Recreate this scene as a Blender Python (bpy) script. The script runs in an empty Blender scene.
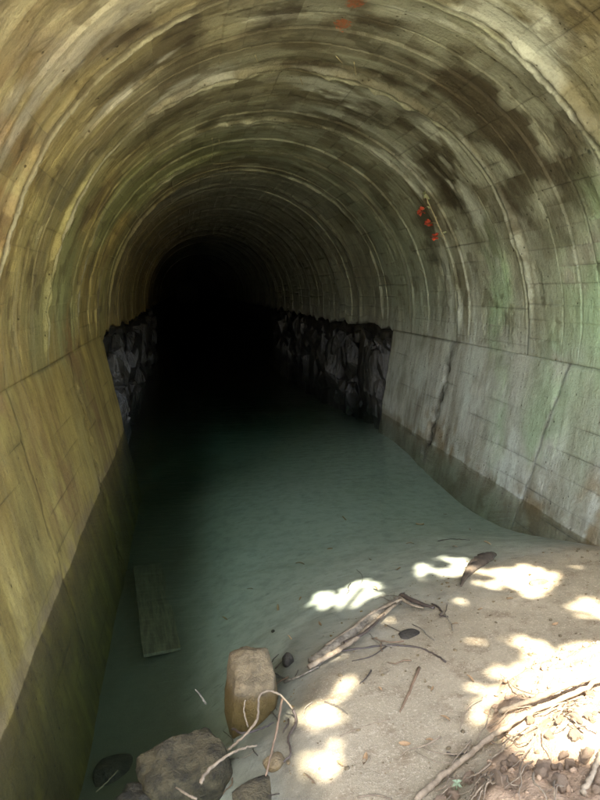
import bpy, bmesh, math, random
import numpy as np
from mathutils import Vector, Matrix, noise as mnoise

# ------------------------------------------------------------------ camera, world, sun, exposure
scene = bpy.context.scene
COL = scene.collection
FPX, CAM_H, VX, VY = 622.0, 2.0, 182.0, 289.0          # photo is 600 x 800
PITCH = math.atan((400 - VY) / FPX)
YAW = math.atan((300 - VX) / FPX * math.cos(PITCH))
cam_d = bpy.data.cameras.new('camera')
cam = bpy.data.objects.new('camera', cam_d)
COL.objects.link(cam)
cam_d.sensor_fit = 'VERTICAL'
cam_d.sensor_height = 32.0
cam_d.lens = FPX / 800 * 32.0
cam_d.clip_start, cam_d.clip_end = 0.05, 2000
cam.location = (0, 0, CAM_H)
cam.rotation_euler = (math.pi / 2 - PITCH, 0, -YAW)
scene.camera = cam

SUN_EL = math.radians(58)
SUN_H = np.array([-0.35, -0.937]); SUN_H /= np.linalg.norm(SUN_H)     # horizontal direction towards the sun
TO_SUN = np.array([SUN_H[0] * math.cos(SUN_EL), SUN_H[1] * math.cos(SUN_EL), math.sin(SUN_EL)])
world = bpy.data.worlds.new('World'); scene.world = world; world.use_nodes = True
wn = world.node_tree; bg = wn.nodes['Background']
sky = wn.nodes.new('ShaderNodeTexSky'); sky.sky_type = 'NISHITA'; sky.sun_disc = False
sky.sun_elevation = SUN_EL; sky.dust_density = 3.0
sky.sun_rotation = math.atan2(SUN_H[0], SUN_H[1])
wn.links.new(sky.outputs[0], bg.inputs[0]); bg.inputs[1].default_value = 0.15
sun_d = bpy.data.lights.new('sun', 'SUN'); sun_d.energy = 4.0; sun_d.angle = math.radians(0.53); sun_d.color = (1, .94, .83)
sun = bpy.data.objects.new('sun', sun_d); COL.objects.link(sun)
sun.rotation_euler = Vector(TO_SUN).to_track_quat('Z', 'Y').to_euler()
sun.location = (-4, -10, 20)
scene.view_settings.view_transform = 'Standard'
scene.view_settings.look = 'None'
scene.view_settings.gamma = 1
scene.view_settings.exposure = 3.4
scene.render.engine = 'CYCLES'
scene.cycles.use_denoising = True
scene.cycles.max_bounces = 14
scene.cycles.diffuse_bounces = 7
scene.cycles.glossy_bounces = 4
scene.cycles.transparent_max_bounces = 16
scene.cycles.volume_bounces = 1
scene.cycles.sample_clamp_indirect = 6.0

R = random.Random(7)
NR = np.random.RandomState(11)

# ------------------------------------------------------------------ pixel -> direction
_R = np.array([math.cos(YAW), -math.sin(YAW), 0]); _F = np.array([math.sin(YAW) * math.cos(PITCH), math.cos(YAW) * math.cos(PITCH), -math.sin(PITCH)])
_U = np.cross(_R, _F); _C = np.array([0, 0, CAM_H])
def ray(x, y): return (x - 300) / FPX * _R - (y - 400) / FPX * _U + _F
def atz(x, y, z=0.0):
    d = ray(x, y); return _C + d * ((z - CAM_H) / d[2])
AX, AZ, AR = 1.10, 1.60, 2.26                    # arch centre and radius
ARC = AR * math.pi / 2
def on_lining(x, y, r=AR):
    d = ray(x, y); o = np.array([-AX, CAM_H - AZ]); dd = np.array([d[0], d[2]])
    a = dd @ dd; b = 2 * o @ dd; c = o @ o - r * r
    return _C + d * ((-b + math.sqrt(b * b - 4 * a * c)) / 2 / a)

# ------------------------------------------------------------------ numpy value noise
_perm = NR.rand(65536)
def _h(ix, iy, seed): return _perm[(ix * 7919 + iy * 104729 + seed * 3571 + (ix * iy % 911) * 131) & 65535]
def vnoise(x, y, seed=0):
    x = np.asarray(x, float); y = np.asarray(y, float)
    x, y = np.broadcast_arrays(x, y)
    ix = np.floor(x).astype(np.int64); iy = np.floor(y).astype(np.int64)
    fx = x - ix; fy = y - iy; fx = fx * fx * (3 - 2 * fx); fy = fy * fy * (3 - 2 * fy)
    a = _h(ix, iy, seed); b = _h(ix + 1, iy, seed); c = _h(ix, iy + 1, seed); d = _h(ix + 1, iy + 1, seed)
    return (a * (1 - fx) + b * fx) * (1 - fy) + (c * (1 - fx) + d * fx) * fy
def fbm(x, y, o=4, seed=0):
    t = 0; a = .5
    for k in range(o):
        t = t + a * vnoise(x * 2 ** k + 17.3 * k, y * 2 ** k + 5.1 * k, seed + k); a *= .5
    return t / (1 - .5 ** o) - .5                # about -.5 .. .5

# ------------------------------------------------------------------ object helpers
def empty(name, loc=(0, 0, 0)):
    o = bpy.data.objects.new(name, None); COL.objects.link(o); o.location = loc; o.empty_display_size = .1; return o
def link(name, me, m=None, parent=None, smooth=True):
    if m is not None and not me.materials: me.materials.append(m)
    o = bpy.data.objects.new(name, me); COL.objects.link(o)
    if smooth and len(me.polygons): me.polygons.foreach_set('use_smooth', [True] * len(me.polygons))
    if parent is not None: o.parent = parent
    return o
def tag(o, label=None, cat=None, group=None, kind=None):
    if label: o['label'] = label
    if cat: o['category'] = cat
    if group: o['group'] = group
    if kind: o['kind'] = kind
    return o
def mesh_from(V, Fc, name='mesh'):
    me = bpy.data.meshes.new(name); me.from_pydata([tuple(v) for v in V], [], [tuple(f) for f in Fc]); me.update(); return me
def grid_faces(nu, nv, flip=False):
    i, j = np.meshgrid(np.arange(nu - 1), np.arange(nv - 1), indexing='ij')
    a = (i * nv + j).ravel(); b = a + nv; c = b + 1; d = a + 1
    f = np.stack([a, d, c, b] if flip else [a, b, c, d], 1)
    return f
def grid_mesh(G, flip=False, attrs=None, name='mesh'):
    nu, nv, _ = G.shape
    V = G.reshape(-1, 3); Fc = grid_faces(nu, nv, flip)
    me = bpy.data.meshes.new(name)
    me.vertices.add(len(V)); me.vertices.foreach_set('co', V.astype(np.float32).ravel())
    me.loops.add(Fc.size); me.loops.foreach_set('vertex_index', Fc.ravel().astype(np.int32))
    me.polygons.add(len(Fc)); me.polygons.foreach_set('loop_start', np.arange(0, Fc.size, 4, dtype=np.int32))
    me.update(calc_edges=True); me.validate()
    for k, a in (attrs or {}).items():
        if k == 'tint':
            at = me.attributes.new(k, 'FLOAT_COLOR', 'POINT'); at.data.foreach_set('color', np.concatenate([a, np.ones(a.shape[:2] + (1,))], 2).reshape(-1).astype(np.float32))
        elif a.ndim == 3:
            at = me.attributes.new(k, 'FLOAT_VECTOR', 'POINT'); at.data.foreach_set('vector', a.reshape(-1).astype(np.float32))
        else:
            at = me.attributes.new(k, 'FLOAT', 'POINT'); at.data.foreach_set('value', a.reshape(-1).astype(np.float32))
    return me
def smooth_path(P, n=6):
    P = [np.array(p, float) for p in P]
    if len(P) < 3: return [P[0] + (P[-1] - P[0]) * t for t in np.linspace(0, 1, n + 1)]
    Q = [2 * P[0] - P[1]] + P + [2 * P[-1] - P[-2]]; out = []
    for i in range(1, len(Q) - 2):
        a, b, c, d = Q[i - 1:i + 3]
        for t in np.linspace(0, 1, n, endpoint=False):
            out.append(.5 * (2 * b + (c - a) * t + (2 * a - 5 * b + 4 * c - d) * t * t + (3 * b - a - 3 * c + d) * t ** 3))
    out.append(P[-1]); return out
def tube_into(bm, P, r0, r1, seg=8, rough=.15, rnd=R, squash=1.0):
    """a tapered, slightly knotty tube along points P"""
    P = [Vector(p) for p in P]; rings = []; n = len(P)
    nrm = None
    for i, p in enumerate(P):
        t = (P[min(i + 1, n - 1)] - P[max(i - 1, 0)]).normalized()
        if nrm is None:
            nrm = t.cross(Vector((0, 0, 1)));
            if nrm.length < .1: nrm = t.cross(Vector((1, 0, 0)))
        nrm = (nrm - t * nrm.dot(t)).normalized(); bi = t.cross(nrm)
        r = (r0 + (r1 - r0) * i / (n - 1) if not isinstance(r0, (list, tuple)) else float(np.interp(i / (n - 1), np.linspace(0, 1, len(r0)), r0))) * (1 + rnd.uniform(-rough, rough))
        rings.append([bm.verts.new(p + (nrm * math.cos(a) + bi * math.sin(a) * squash) * r * (1 + rnd.uniform(-rough, rough) * .5))
                      for a in [2 * math.pi * k / seg for k in range(seg)]])
    for i in range(n - 1):
        for k in range(seg):
            bm.faces.new((rings[i][k], rings[i][(k + 1) % seg], rings[i + 1][(k + 1) % seg], rings[i + 1][k]))
    bm.faces.new(rings[0][::-1]); bm.faces.new(rings[-1])
def bm_obj(name, bm, m, parent=None, smooth=True):
    bmesh.ops.recalc_face_normals(bm, faces=bm.faces)
    me = bpy.data.meshes.new(name); bm.to_mesh(me); bm.free(); return link(name, me, m, parent, smooth)

# ------------------------------------------------------------------ node helpers
class NT:
    def __init__(s, name):
        s.m = bpy.data.materials.new(name); s.m.use_nodes = True; s.t = s.m.node_tree; s.b = s.t.nodes['Principled BSDF']; s.out = s.t.nodes['Material Output']
    def n(s, typ, **kw):
        o = s.t.nodes.new(typ)
        for k, v in kw.items(): setattr(o, k, v)
        return o
    def put(s, sock, v):
        if isinstance(v, bpy.types.NodeSocket): s.t.links.new(v, sock)
        elif isinstance(v, (tuple, list)) and sock.type == 'RGBA': sock.default_value = tuple(v) + ((1,) if len(v) == 3 else ())
        else: sock.default_value = v
    def M(s, op, a, b=0.0, c=None, clamp=False):
        o = s.n('ShaderNodeMath', operation=op, use_clamp=clamp); s.put(o.inputs[0], a); s.put(o.inputs[1], b)
        if c is not None: s.put(o.inputs[2], c)
        return o.outputs[0]
    def noise(s, vec, scale, detail=4.0, rough=.55, dist=0.0):
        o = s.n('ShaderNodeTexNoise'); s.put(o.inputs['Vector'], vec); o.inputs['Scale'].default_value = scale
        o.inputs['Detail'].default_value = detail; o.inputs['Roughness'].default_value = rough; o.inputs['Distortion'].default_value = dist
        return o.outputs['Fac']
    def step(s, v, lo, hi):
        o = s.n('ShaderNodeMapRange', interpolation_type='SMOOTHSTEP'); s.put(o.inputs[0], v)
        s.put(o.inputs[1], lo); s.put(o.inputs[2], hi); return o.outputs[0]
    def mix(s, f, a, b, mode='MIX'):
        o = s.n('ShaderNodeMix', data_type='RGBA', blend_type=mode, clamp_factor=True)
        s.put(o.inputs[0], f); s.put(o.inputs[6], a); s.put(o.inputs[7], b); return o.outputs[2]
    def scl(s, vec, xyz):
        o = s.n('ShaderNodeVectorMath', operation='MULTIPLY'); s.put(o.inputs[0], vec); o.inputs[1].default_value = xyz; return o.outputs[0]
    def sep(s, vec):
        o = s.n('ShaderNodeSeparateXYZ'); s.put(o.inputs[0], vec); return o.outputs
    def obj(s): return s.n('ShaderNodeTexCoord').outputs['Object']
    def pos(s): return s.n('ShaderNodeNewGeometry').outputs['Position']
    def attr(s, name, out='Vector'): return s.n('ShaderNodeAttribute', attribute_name=name).outputs[out]
    def bump(s, h, strength=.5, dist=.01, normal=None):
        o = s.n('ShaderNodeBump'); o.inputs['Strength'].default_value = strength; o.inputs['Distance'].default_value = dist
        s.put(o.inputs['Height'], h)
        if normal is not None: s.put(o.inputs['Normal'], normal)
        return o.outputs[0]
    def done(s, color=None, rough=None, normal=None, **kw):
        if color is not None: s.put(s.b.inputs['Base Color'], color)
        if rough is not None: s.put(s.b.inputs['Roughness'], rough)
        if normal is not None: s.put(s.b.inputs['Normal'], normal)
        for k, v in kw.items(): s.put(s.b.inputs[k.replace('_', ' ')], v)
        return s.m

# ------------------------------------------------------------------ materials
HOLES = []
for (hx, hy, hr) in ((590, 152, .022), (583, 155, .014), (597, 147, .016), (586, 148, .010), (82, 62, .018), (76, 66, .011)):
    q = on_lining(hx, hy); HOLES.append((AR * math.atan2(q[0] - AX, q[2] - AZ), q[1], hr))
def sstep(v, lo, hi):
    t = np.clip((v - lo) / (hi - lo), 0, 1); return t * t * (3 - 2 * t)
def lerp(f, a, b):
    f = np.clip(f, 0, 1)[..., None]; return a * (1 - f) + np.asarray(b, float) * f
def conc_color(S, Y, seam, cell=0.0, tone=0.0):
    """weathering of the concrete, plus paler deep rings in place of light: s = distance along the section from the crown (left negative), y = distance into the tunnel"""
    ws = S + 1.3 * fbm(S * 1.1 + 7, Y * 2.1, 4, 201); wy = Y + .75 * fbm(S * 1.1 + 31, Y * 2.1, 4, 211)
    def blobs(L):
        o = 0
        for l in L:
            s0, y0, rs, ry = l[:4]; o = o + (l[4] if len(l) > 4 else 1.0) * np.exp(-((ws - s0) / rs) ** 2 - ((wy - y0) / ry) ** 2)
        return o
    big = fbm(S * .9, Y * .9, 5, 221) + .5; patch = fbm(S * 2.6, Y * 2.6, 6, 231) + .5 + .16 * cell; pat2 = fbm(S * 2.3, Y * 5.0, 6, 241) + .5 + .04 * cell
    st1 = fbm(S * .30, Y * 4.5 + .4 * fbm(S * .7, Y, 3, 250), 4, 251) + .5; st2 = fbm(S * .8, Y * 13, 4, 261) + .5; mid = fbm(S * 6, Y * 6, 4, 271) + .5
    left = sstep(S + (big - .5) * 2.5, .4, -3.0); low = sstep(np.abs(S), 3.3, 4.0)
    one = np.ones(S.shape + (3,))
    c = lerp(left, one * (.43, .42, .335), (.40, .335, .13)); c = lerp(low, c, lerp(left, one * (.58, .555, .50), (.40, .31, .09)))
    c = lerp(.6 * sstep(patch, .46, .66), c, c * (.66, .62, .55)); c = lerp(.5 * sstep(big, .55, .3), c, c * (1.2, 1.2, 1.15))
    c = lerp(.5 * sstep(st1, .5, .62), c, c * (.52, .46, .38)); c = lerp(.32 * sstep(st2, .52, .66), c, c * (.56, .51, .44))
    c = c * np.clip(1 + .20 * cell + tone, .6, 1.35)[..., None] if not np.isscalar(cell) else c; c = lerp(.22 * sstep(st2, .46, .28) * (1 - .7 * left * low), c, (.50, .47, .37))
    c = lerp(sstep(np.abs(S), 2.6, 1.2) * sstep(Y, 7.5, 6), c, c * .84)
    up = 1 - sstep(np.abs(S), 2.3, 3.2)
    c = lerp(.45 * up * sstep(patch, .52, .64), c, (.12, .095, .056))
    br = blobs([(1.9, 4.85, .8, .55, 1.2), (-1.1, 3.9, .7, .35, 1.2), (-.4, 4.6, .8, .35, 1.2), (.9, 4.9, .8, .3, .9), (1.2, 6.4, 1.1, .5, .8), (-.9, 6.2, 1.0, .25), (-1.7, 4.9, .6, .2, .9), (1.0, 5.9, .5, .25, .7),
                (.1, 7.2, 1.4, .4, .7), (2.1, 6.5, .7, .3), (-1.9, 5.3, .7, .16, .8), (2.4, 7.6, .9, .25, .8), (1.0, 9.0, 2.0, .5, .4), (-.6, 8.4, 1.2, .4, .4), (.2, 5.5, 1.2, .12, .8), (2.2, 5.5, .9, .10, .7), (-2.2, 7.1, 1.3, .12, .6), (3.0, 7.9, .9, .25, .5)])
    c = lerp(np.minimum(br * sstep(patch, .30, .62) * .95, .92), c, (.075, .056, .030))
    c = lerp(np.minimum(blobs([(2.3, 3.5, 1.1, .45, .9), (1.3, 3.3, .7, .3, .7), (2.9, 3.9, .5, .2, .6)]) * sstep(patch, .25, .55), .8), c, (.19, .15, .075))
    c = lerp(sstep(S, .3, 1.2) * sstep(Y, 4.12, 4.02) * sstep(np.abs(S), 3.4, 2.6), c, c * (.80, .74, .62))
    for (hs, hy, hr) in HOLES: c = lerp(1.0 * (((S - hs) ** 2 + (Y - hy) ** 2 * 1.6) < hr ** 2 * (.5 + mid)), c, (.012, .010, .008))
    mint = blobs([(3.3, 4.5, .62, .6, 1.1), (3.25, 6.15, .5, .22, .9), (4.4, 6.0, .5, .2, .6), (4.1, 5.2, .3, .3, .5), (3.0, 3.4, .8, .6, 1.0), (4.5, 4.3, .4, .6, .25), (2.6, 4.3, .4, .35, .5)])
    c = lerp(np.minimum(mint * 1.2 * sstep(patch, .22, .48), .88), c, (.44, .57, .36))
    c = lerp(np.minimum(blobs([(-3.0, 6.0, 1.2, 1.1, .8), (-2.4, 7.6, 1.4, .9, .9), (-4.2, 3.6, .9, .6, .4), (-2, 9, 2, 1, .7)]) * sstep(big, .3, .6), .8), c, (.30, .33, .145))
    c = lerp(np.minimum(blobs([(2.9, 8.6, 1.0, .8, .9), (2.3, 9.6, 1.2, .6, .7)]), .7), c, (.36, .38, .30))
    c = lerp(np.minimum(blobs([(-3.3, 4.0, .9, .35, .9), (-4.6, 5.0, .8, .5, .7), (-3.9, 6.7, .35, .4), (-4.6, 7.2, .5, .3, .8), (5.2, 4.5, .25, 1.6, .8), (5.2, 7, .2, 2, .6), (-3.0, 3.3, 1.2, .3, .7)]) * sstep(mid, .35, .6), .8), c, (.27, .165, .06))
    c = lerp(.55 * sstep(np.abs(S), 5.0, 5.1) * sstep(mid, .3, .6), c, (.24, .18, .10))
    wh = blobs([(.3, 6.15, .4, .3, 1.5), (1.74, 5.95, .5, .2, 1.3), (2.2, 6.2, .6, .18, 1.2), (.6, 4.1, .7, .3, 1.5), (1.0, 3.85, .35, .16), (.3, 6.9, .35, .25), (1.3, 7.0, .8, .2, 1.1), (1.9, 7.35, 1.0, .12, 1.1), (1.3, 5.62, 1.0, .07),
                (2.7, 7.4, 1.3, .16, 1.1), (3.6, 6.9, .9, .22, .9), (4.3, 6.6, .8, .35, 1.3), (4.4, 8.3, .7, .4, .9), (4.8, 5.7, .5, .5, .6), (4.6, 5.6, .5, .18, 1.1), (-1.7, 3.6, 1.1, .3, .5), (-1.1, 4.7, .6, .1, 1.0), (-.9, 5.3, .8, .12, .8), (2.0, 4.25, .8, .05, .6), (4.2, 5.9, .5, .1, .9)])
    c = lerp(np.minimum(wh * sstep(pat2, .42, .62), .9), c, (.66, .66, .60))
    jd = np.min([np.abs(Y - q - .04 - .03 * fbm(S * 3, 0 * S + q, 3, 12)) for q in (4.1, 5.65, 7.3, 8.9)], axis=0)
    c = lerp(.75 * np.exp(-(jd / .04) ** 2) * sstep(fbm(S * 1.6, Y * 2, 4, 285) + .5, .36, .56) * (1 - low), c, (.50, .49, .37))
    # crisp flaked skins of laitance and dark peeled patches
    fl = fbm(S * 3.1 + 50, Y * 7.5, 6, 281); fl2 = fbm(S * 4.3 + 90, Y * 5.0, 6, 291)
    c = lerp(.55 * sstep(fl, .13, .16) * (1 - low * .5), c, c * 1.45 + .02); c = lerp(.6 * sstep(fl2, .14, .17) * (1 - low * .6), c, c * (.42, .38, .31))
    f = (S - S_END) / SPRING; on = (f > 0)
    c = lerp(on * .8 * np.exp(-((Y - 5.0 - .29 * f + .03) / .035) ** 2) * sstep(mid, .4, .55), c, (.62, .60, .53))
    c = lerp(on * .8 * np.exp(-((Y - 7.36 - .24 * f) / .09) ** 2) * sstep(mid, .3, .55), c, (.105, .09, .065))
    c = lerp(on * .6 * np.exp(-((Y - 5.75 - .12 * f) / .12) ** 2) * sstep(pat2, .5, .6), c, (.66, .65, .56))
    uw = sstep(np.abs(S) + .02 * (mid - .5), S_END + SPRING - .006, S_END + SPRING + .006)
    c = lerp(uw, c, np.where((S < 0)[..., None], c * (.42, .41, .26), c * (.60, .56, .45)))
    wet = sstep(Y + big * .5, 10.35, 10.7)
    c = lerp(wet, c, c * 1.1 + .07); wet = np.maximum(wet, .35 * sstep(Y + 2 * big, 6.5, 8.5) * sstep(np.abs(S), 4.2, 3.2))  # deep rings painted paler to make up for light lost with depth
    c = lerp(.72 * seam, c, c * (.15, .13, .10))
    c = c * lerp(sstep(S, .5, -2.5), one * (.94, 1.0, .94), (1.03, .97, .86))
    return c, wet
def mat_concrete():
    t = NT('stained_concrete')
    sy = t.attr('sy'); c0 = t.attr('tint', 'Color'); wet = t.attr('wet', 'Fac'); p = t.pos(); raw = t.sep(sy)
    fine = t.noise(p, 38, 5, .75); mid = t.noise(t.scl(sy, (2.2, 9, 1)), 1.6, 4, .65)
    col = t.mix(t.M('MULTIPLY', t.step(mid, .45, .72), .55), c0, t.mix(1.0, c0, (.52, .49, .44), 'MULTIPLY'))
    col = t.mix(t.M('MULTIPLY', t.step(fine, .45, .72), .45), col, t.mix(1.0, col, (.55, .53, .48), 'MULTIPLY'))
    col = t.mix(t.M('MULTIPLY', t.step(fine, .42, .26), .35), col, t.mix(1.0, col, (1.35, 1.34, 1.3), 'MULTIPLY'))
    # iron-red patches on the crown
    def rust(s0, y0, rs, ry):
        a = t.M('POWER', t.M('DIVIDE', t.M('SUBTRACT', raw[0], s0), rs), 2.0); b = t.M('POWER', t.M('DIVIDE', t.M('SUBTRACT', raw[1], y0), ry), 2.0)
        return t.step(t.M('ADD', t.M('ADD', a, b), t.M('MULTIPLY', t.M('SUBTRACT', fine, .5), 6.0)), 1.1, .7)
    rp = t.M('MAXIMUM', rust(.10, 4.40, .055, .10), rust(.10, 4.76, .06, .075))
    col = t.mix(t.M('MULTIPLY', rp, .8), col, t.mix(t.step(fine, .4, .6), (.42, .10, .03), (.26, .13, .06)))
    pit = t.n('ShaderNodeTexVoronoi'); t.put(pit.inputs['Vector'], p); pit.inputs['Scale'].default_value = 17
    pm = t.M('MULTIPLY', t.step(pit.outputs['Distance'], .20, .06), t.step(mid, .5, .62))
    col = t.mix(t.M('MULTIPLY', pm, .8), col, t.mix(1.0, col, (.25, .22, .18), 'MULTIPLY'))
    h = t.M('SUBTRACT', t.M('ADD', t.M('MULTIPLY', fine, .9), t.M('MULTIPLY', mid, .9)), t.M('MULTIPLY', pm, .7))
    return t.done(col, t.M('SUBTRACT', .82, t.M('MULTIPLY', wet, t.M('ADD', .36, t.M('MULTIPLY', mid, .3)))), t.bump(h, .85, .018))

def mat_rock():
    t = NT('wet_dark_rock'); p = t.pos()
    a = t.noise(p, 3, 7, .65); b = t.noise(t.scl(p, (6, 6, 1.4)), 1.2, 5, .6)
    col = t.mix(t.step(a, .35, .7), (.02, .018, .015), (.06, .054, .043))
    col = t.mix(t.M('MULTIPLY', t.step(b, .64, .74), .6), col, (.17, .165, .145))
    return t.done(col, t.M('ADD', .2, t.M('MULTIPLY', a, .35)), t.bump(t.M('ADD', t.M('MULTIPLY', a, 1.5), t.noise(t.scl(p, (20, 20, 8)), 1, 4, .6)), .9, .04))

def mat_sand():
    t = NT('sand'); p = t.pos(); z = t.sep(p)[2]
    a = t.noise(p, 1.6, 6, .6); g = t.noise(p, 75, 4, .75); g2 = t.noise(p, 210, 3, .75); m = t.noise(p, 9, 6, .65)
    col = t.mix(t.step(a, .35, .65), (.38, .315, .205), (.29, .24, .152))
    col = t.mix(t.step(m, .45, .72), col, (.20, .15, .088))
    col = t.mix(t.M('MULTIPLY', t.step(g, .52, .66), .7), col, (.52, .44, .31))
    col = t.mix(t.M('MULTIPLY', t.step(g2, .54, .66), .7), col, (.10, .078, .05))
    silt = t.step(t.M('ADD', z, t.M('MULTIPLY', t.M('SUBTRACT', a, .5), .18)), .05, -.09)   # pale silt settles under water
    sc = t.mix(t.step(m, .4, .7), (.42, .42, .345), (.32, .325, .265))
    sc = t.mix(t.M('MULTIPLY', t.step(t.noise(t.scl(p, (3, 9, 3)), 3.0, 5, .6), .60, .70), .45), sc, (.10, .11, .085))
    sc = t.mix(t.M('MULTIPLY', t.step(t.M('ADD', t.M('ADD', z, t.M('MULTIPLY', t.M('MINIMUM', t.sep(p)[0], .6), .5)), t.M('MULTIPLY', t.M('SUBTRACT', a, .5), .25)), -.22, -.80), .92), sc, (.07, .064, .034))   # shade painted into the silt along the left and the deep bed
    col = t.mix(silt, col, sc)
    zz = t.M('ADD', z, t.M('MULTIPLY', t.M('SUBTRACT', m, .5), .07))
    band = t.M('MULTIPLY', t.step(zz, .05, .015), t.step(zz, -.24, -.12))
    near = t.step(t.sep(p)[0], 1.1, .5)
    col = t.mix(t.M('MULTIPLY', band, t.M('MULTIPLY_ADD', near, .52, .30)), col, t.mix(1.0, col, (.42, .41, .36), 'MULTIPLY'))
    h = t.M('ADD', t.M('MULTIPLY', g, .5), t.M('ADD', m, t.M('MULTIPLY', g2, .3)))
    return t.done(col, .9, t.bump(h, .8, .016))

def mat_water():
    t = NT('still_water'); p = t.pos()
    w1 = t.noise(t.scl(p, (1.6, 7.5, 1)), 1.5, 3, .5, .6); w2 = t.noise(t.scl(p, (4, 14, 1)), 2.0, 2, .5, .4)
    nb = t.bump(t.M('ADD', w1, t.M('MULTIPLY', w2, .35)), .3, .03)
    geo = t.n('ShaderNodeNewGeometry')
    d = t.n('ShaderNodeVectorMath', operation='DOT_PRODUCT'); t.put(d.inputs[0], nb); t.put(d.inputs[1], geo.outputs['Incoming'])
    c = t.M('ABSOLUTE', d.outputs['Value'])
    fr = t.M('MULTIPLY_ADD', t.M('POWER', t.M('SUBTRACT', 1.0, c, clamp=True), 5.0), .98, .02)
    tr = t.n('ShaderNodeBsdfTransparent'); gl = t.n('ShaderNodeBsdfGlossy'); gl.inputs['Roughness'].default_value = .03
    t.put(gl.inputs['Normal'], nb)
    mx = t.n('ShaderNodeMixShader'); t.put(mx.inputs[0], fr); t.put(mx.inputs[1], tr.outputs[0]); t.put(mx.inputs[2], gl.outputs[0])
    ab = t.n('ShaderNodeVolumeAbsorption'); ab.inputs['Color'].default_value = (.48, .70, .62, 1); ab.inputs['Density'].default_value = .75
    t.t.nodes.remove(t.b)
    t.put(t.out.inputs['Surface'], mx.outputs[0]); t.put(t.out.inputs['Volume'], ab.outputs[0])
    return t.m

def mat_plain(name, c1, c2, scale=8, rough=.85, bump=.5, dist=.006, stretch=None, moss=None):
    t = NT(name); p = t.obj()
    if stretch: p = t.scl(p, stretch)
    a = t.noise(p, scale, 6, .65); b = t.noise(p, scale * 6, 4, .6)
    col = t.mix(t.step(a, .33, .68), c1, c2)
    col = t.mix(t.M('MULTIPLY', t.step(b, .5, .75), .4), col, t.mix(1.0, col, (.5, .48, .45), 'MULTIPLY'))
    if moss:
        z = t.sep(t.pos())[2]
        col = t.mix(t.step(t.M('ADD', z, t.M('MULTIPLY', t.M('SUBTRACT', a, .5), .12)), moss[1], moss[2]), col, moss[0])
    return t.done(col, rough, t.bump(t.M('ADD', a, t.M('MULTIPLY', b, .5)), bump, dist))

def mat_leaf(name, c1, c2, trans=.35):
    t = NT(name)
    oi = t.n('ShaderNodeNewGeometry').outputs['Random Per Island']
    col = t.mix(oi, c1, c2)
    df = t.n('ShaderNodeBsdfDiffuse'); t.put(df.inputs[0], col); tl = t.n('ShaderNodeBsdfTranslucent'); t.put(tl.inputs[0], col)
    mx = t.n('ShaderNodeMixShader'); mx.inputs[0].default_value = trans; t.put(mx.inputs[1], df.outputs[0]); t.put(mx.inputs[2], tl.outputs[0])
    t.t.nodes.remove(t.b); t.put(t.out.inputs['Surface'], mx.outputs[0]); return t.m

M_CONC = mat_concrete(); M_ROCK = mat_rock(); M_SAND = mat_sand(); M_WATER = mat_water()
M_SOIL = mat_plain('soil', (.40, .28, .175), (.26, .175, .105), 18, .95, .9, .02)
M_STONE_TAN = mat_plain('tan_stone', (.225, .168, .088), (.115, .086, .044), 20, .8, 1.0, .02, moss=((.15, .095, .025), .03, -.05))
M_STONE_BRN = mat_plain('brown_stone', (.10, .078, .038), (.03, .023, .011), 13, .8, 1.0, .03)
M_STONE_DRK = mat_plain('dark_stone', (.045, .036, .023), (.02, .016, .011), 18, .7, 1.0, .02)
M_WOOD_PALE = mat_plain('bleached_wood', (.27, .21, .135), (.14, .105, .065), 22, .85, .8, .006)
M_WOOD_GREY = mat_plain('weathered_driftwood', (.25, .215, .155), (.085, .07, .05), 7, .85, .9, .012, stretch=(3, 3, 3))
M_WOOD_DARK = mat_plain('wet_dark_wood', (.075, .055, .04), (.04, .03, .024), 9, .55, .6, .005)
M_WOOD_CHUNK = mat_plain('brown_driftwood', (.085, .062, .038), (.035, .026, .018), 14, .8, .9, .01)
M_WOOD_RED = mat_plain('reddish_twig_bark', (.20, .13, .075), (.12, .078, .045), 16, .75, .4, .003)
M_PLANK = mat_plain('sodden_plank', (.13, .11, .06), (.06, .05, .028), 6, .8, .8, .01, stretch=(5, .6, 5))
M_ROOT = mat_plain('dry_root', (.235, .18, .115), (.13, .098, .062), 25, .85, .6, .003)
M_STRAW = mat_plain('straw_root', (.48, .42, .24), (.36, .30, .16), 20, .8, .3, .003)
M_DEAD = mat_plain('dead_leaf', (.27, .17, .08), (.17, .105, .05), 20, .8, .4, .003)
M_BARK = mat_plain('bark', (.15, .115, .08), (.08, .06, .045), 6, .95, .8, .03)
M_GRASSY = mat_plain('grassy_earth', (.46, .41, .29), (.34, .31, .18), 1.2, .95, .6, .05)
M_LEAF = mat_leaf('tree_leaf', (.06, .105, .022), (.12, .15, .04))
M_SPRIGLEAF = mat_leaf('sprig_leaf', (.35, .36, .22), (.28, .33, .16), .2)
M_PETAL = mat_leaf('red_petal', (.60, .07, .04), (.62, .20, .12), .25)
M_GREENLEAF = mat_leaf('seedling_leaf', (.30, .38, .24), (.38, .46, .30), .3)

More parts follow.
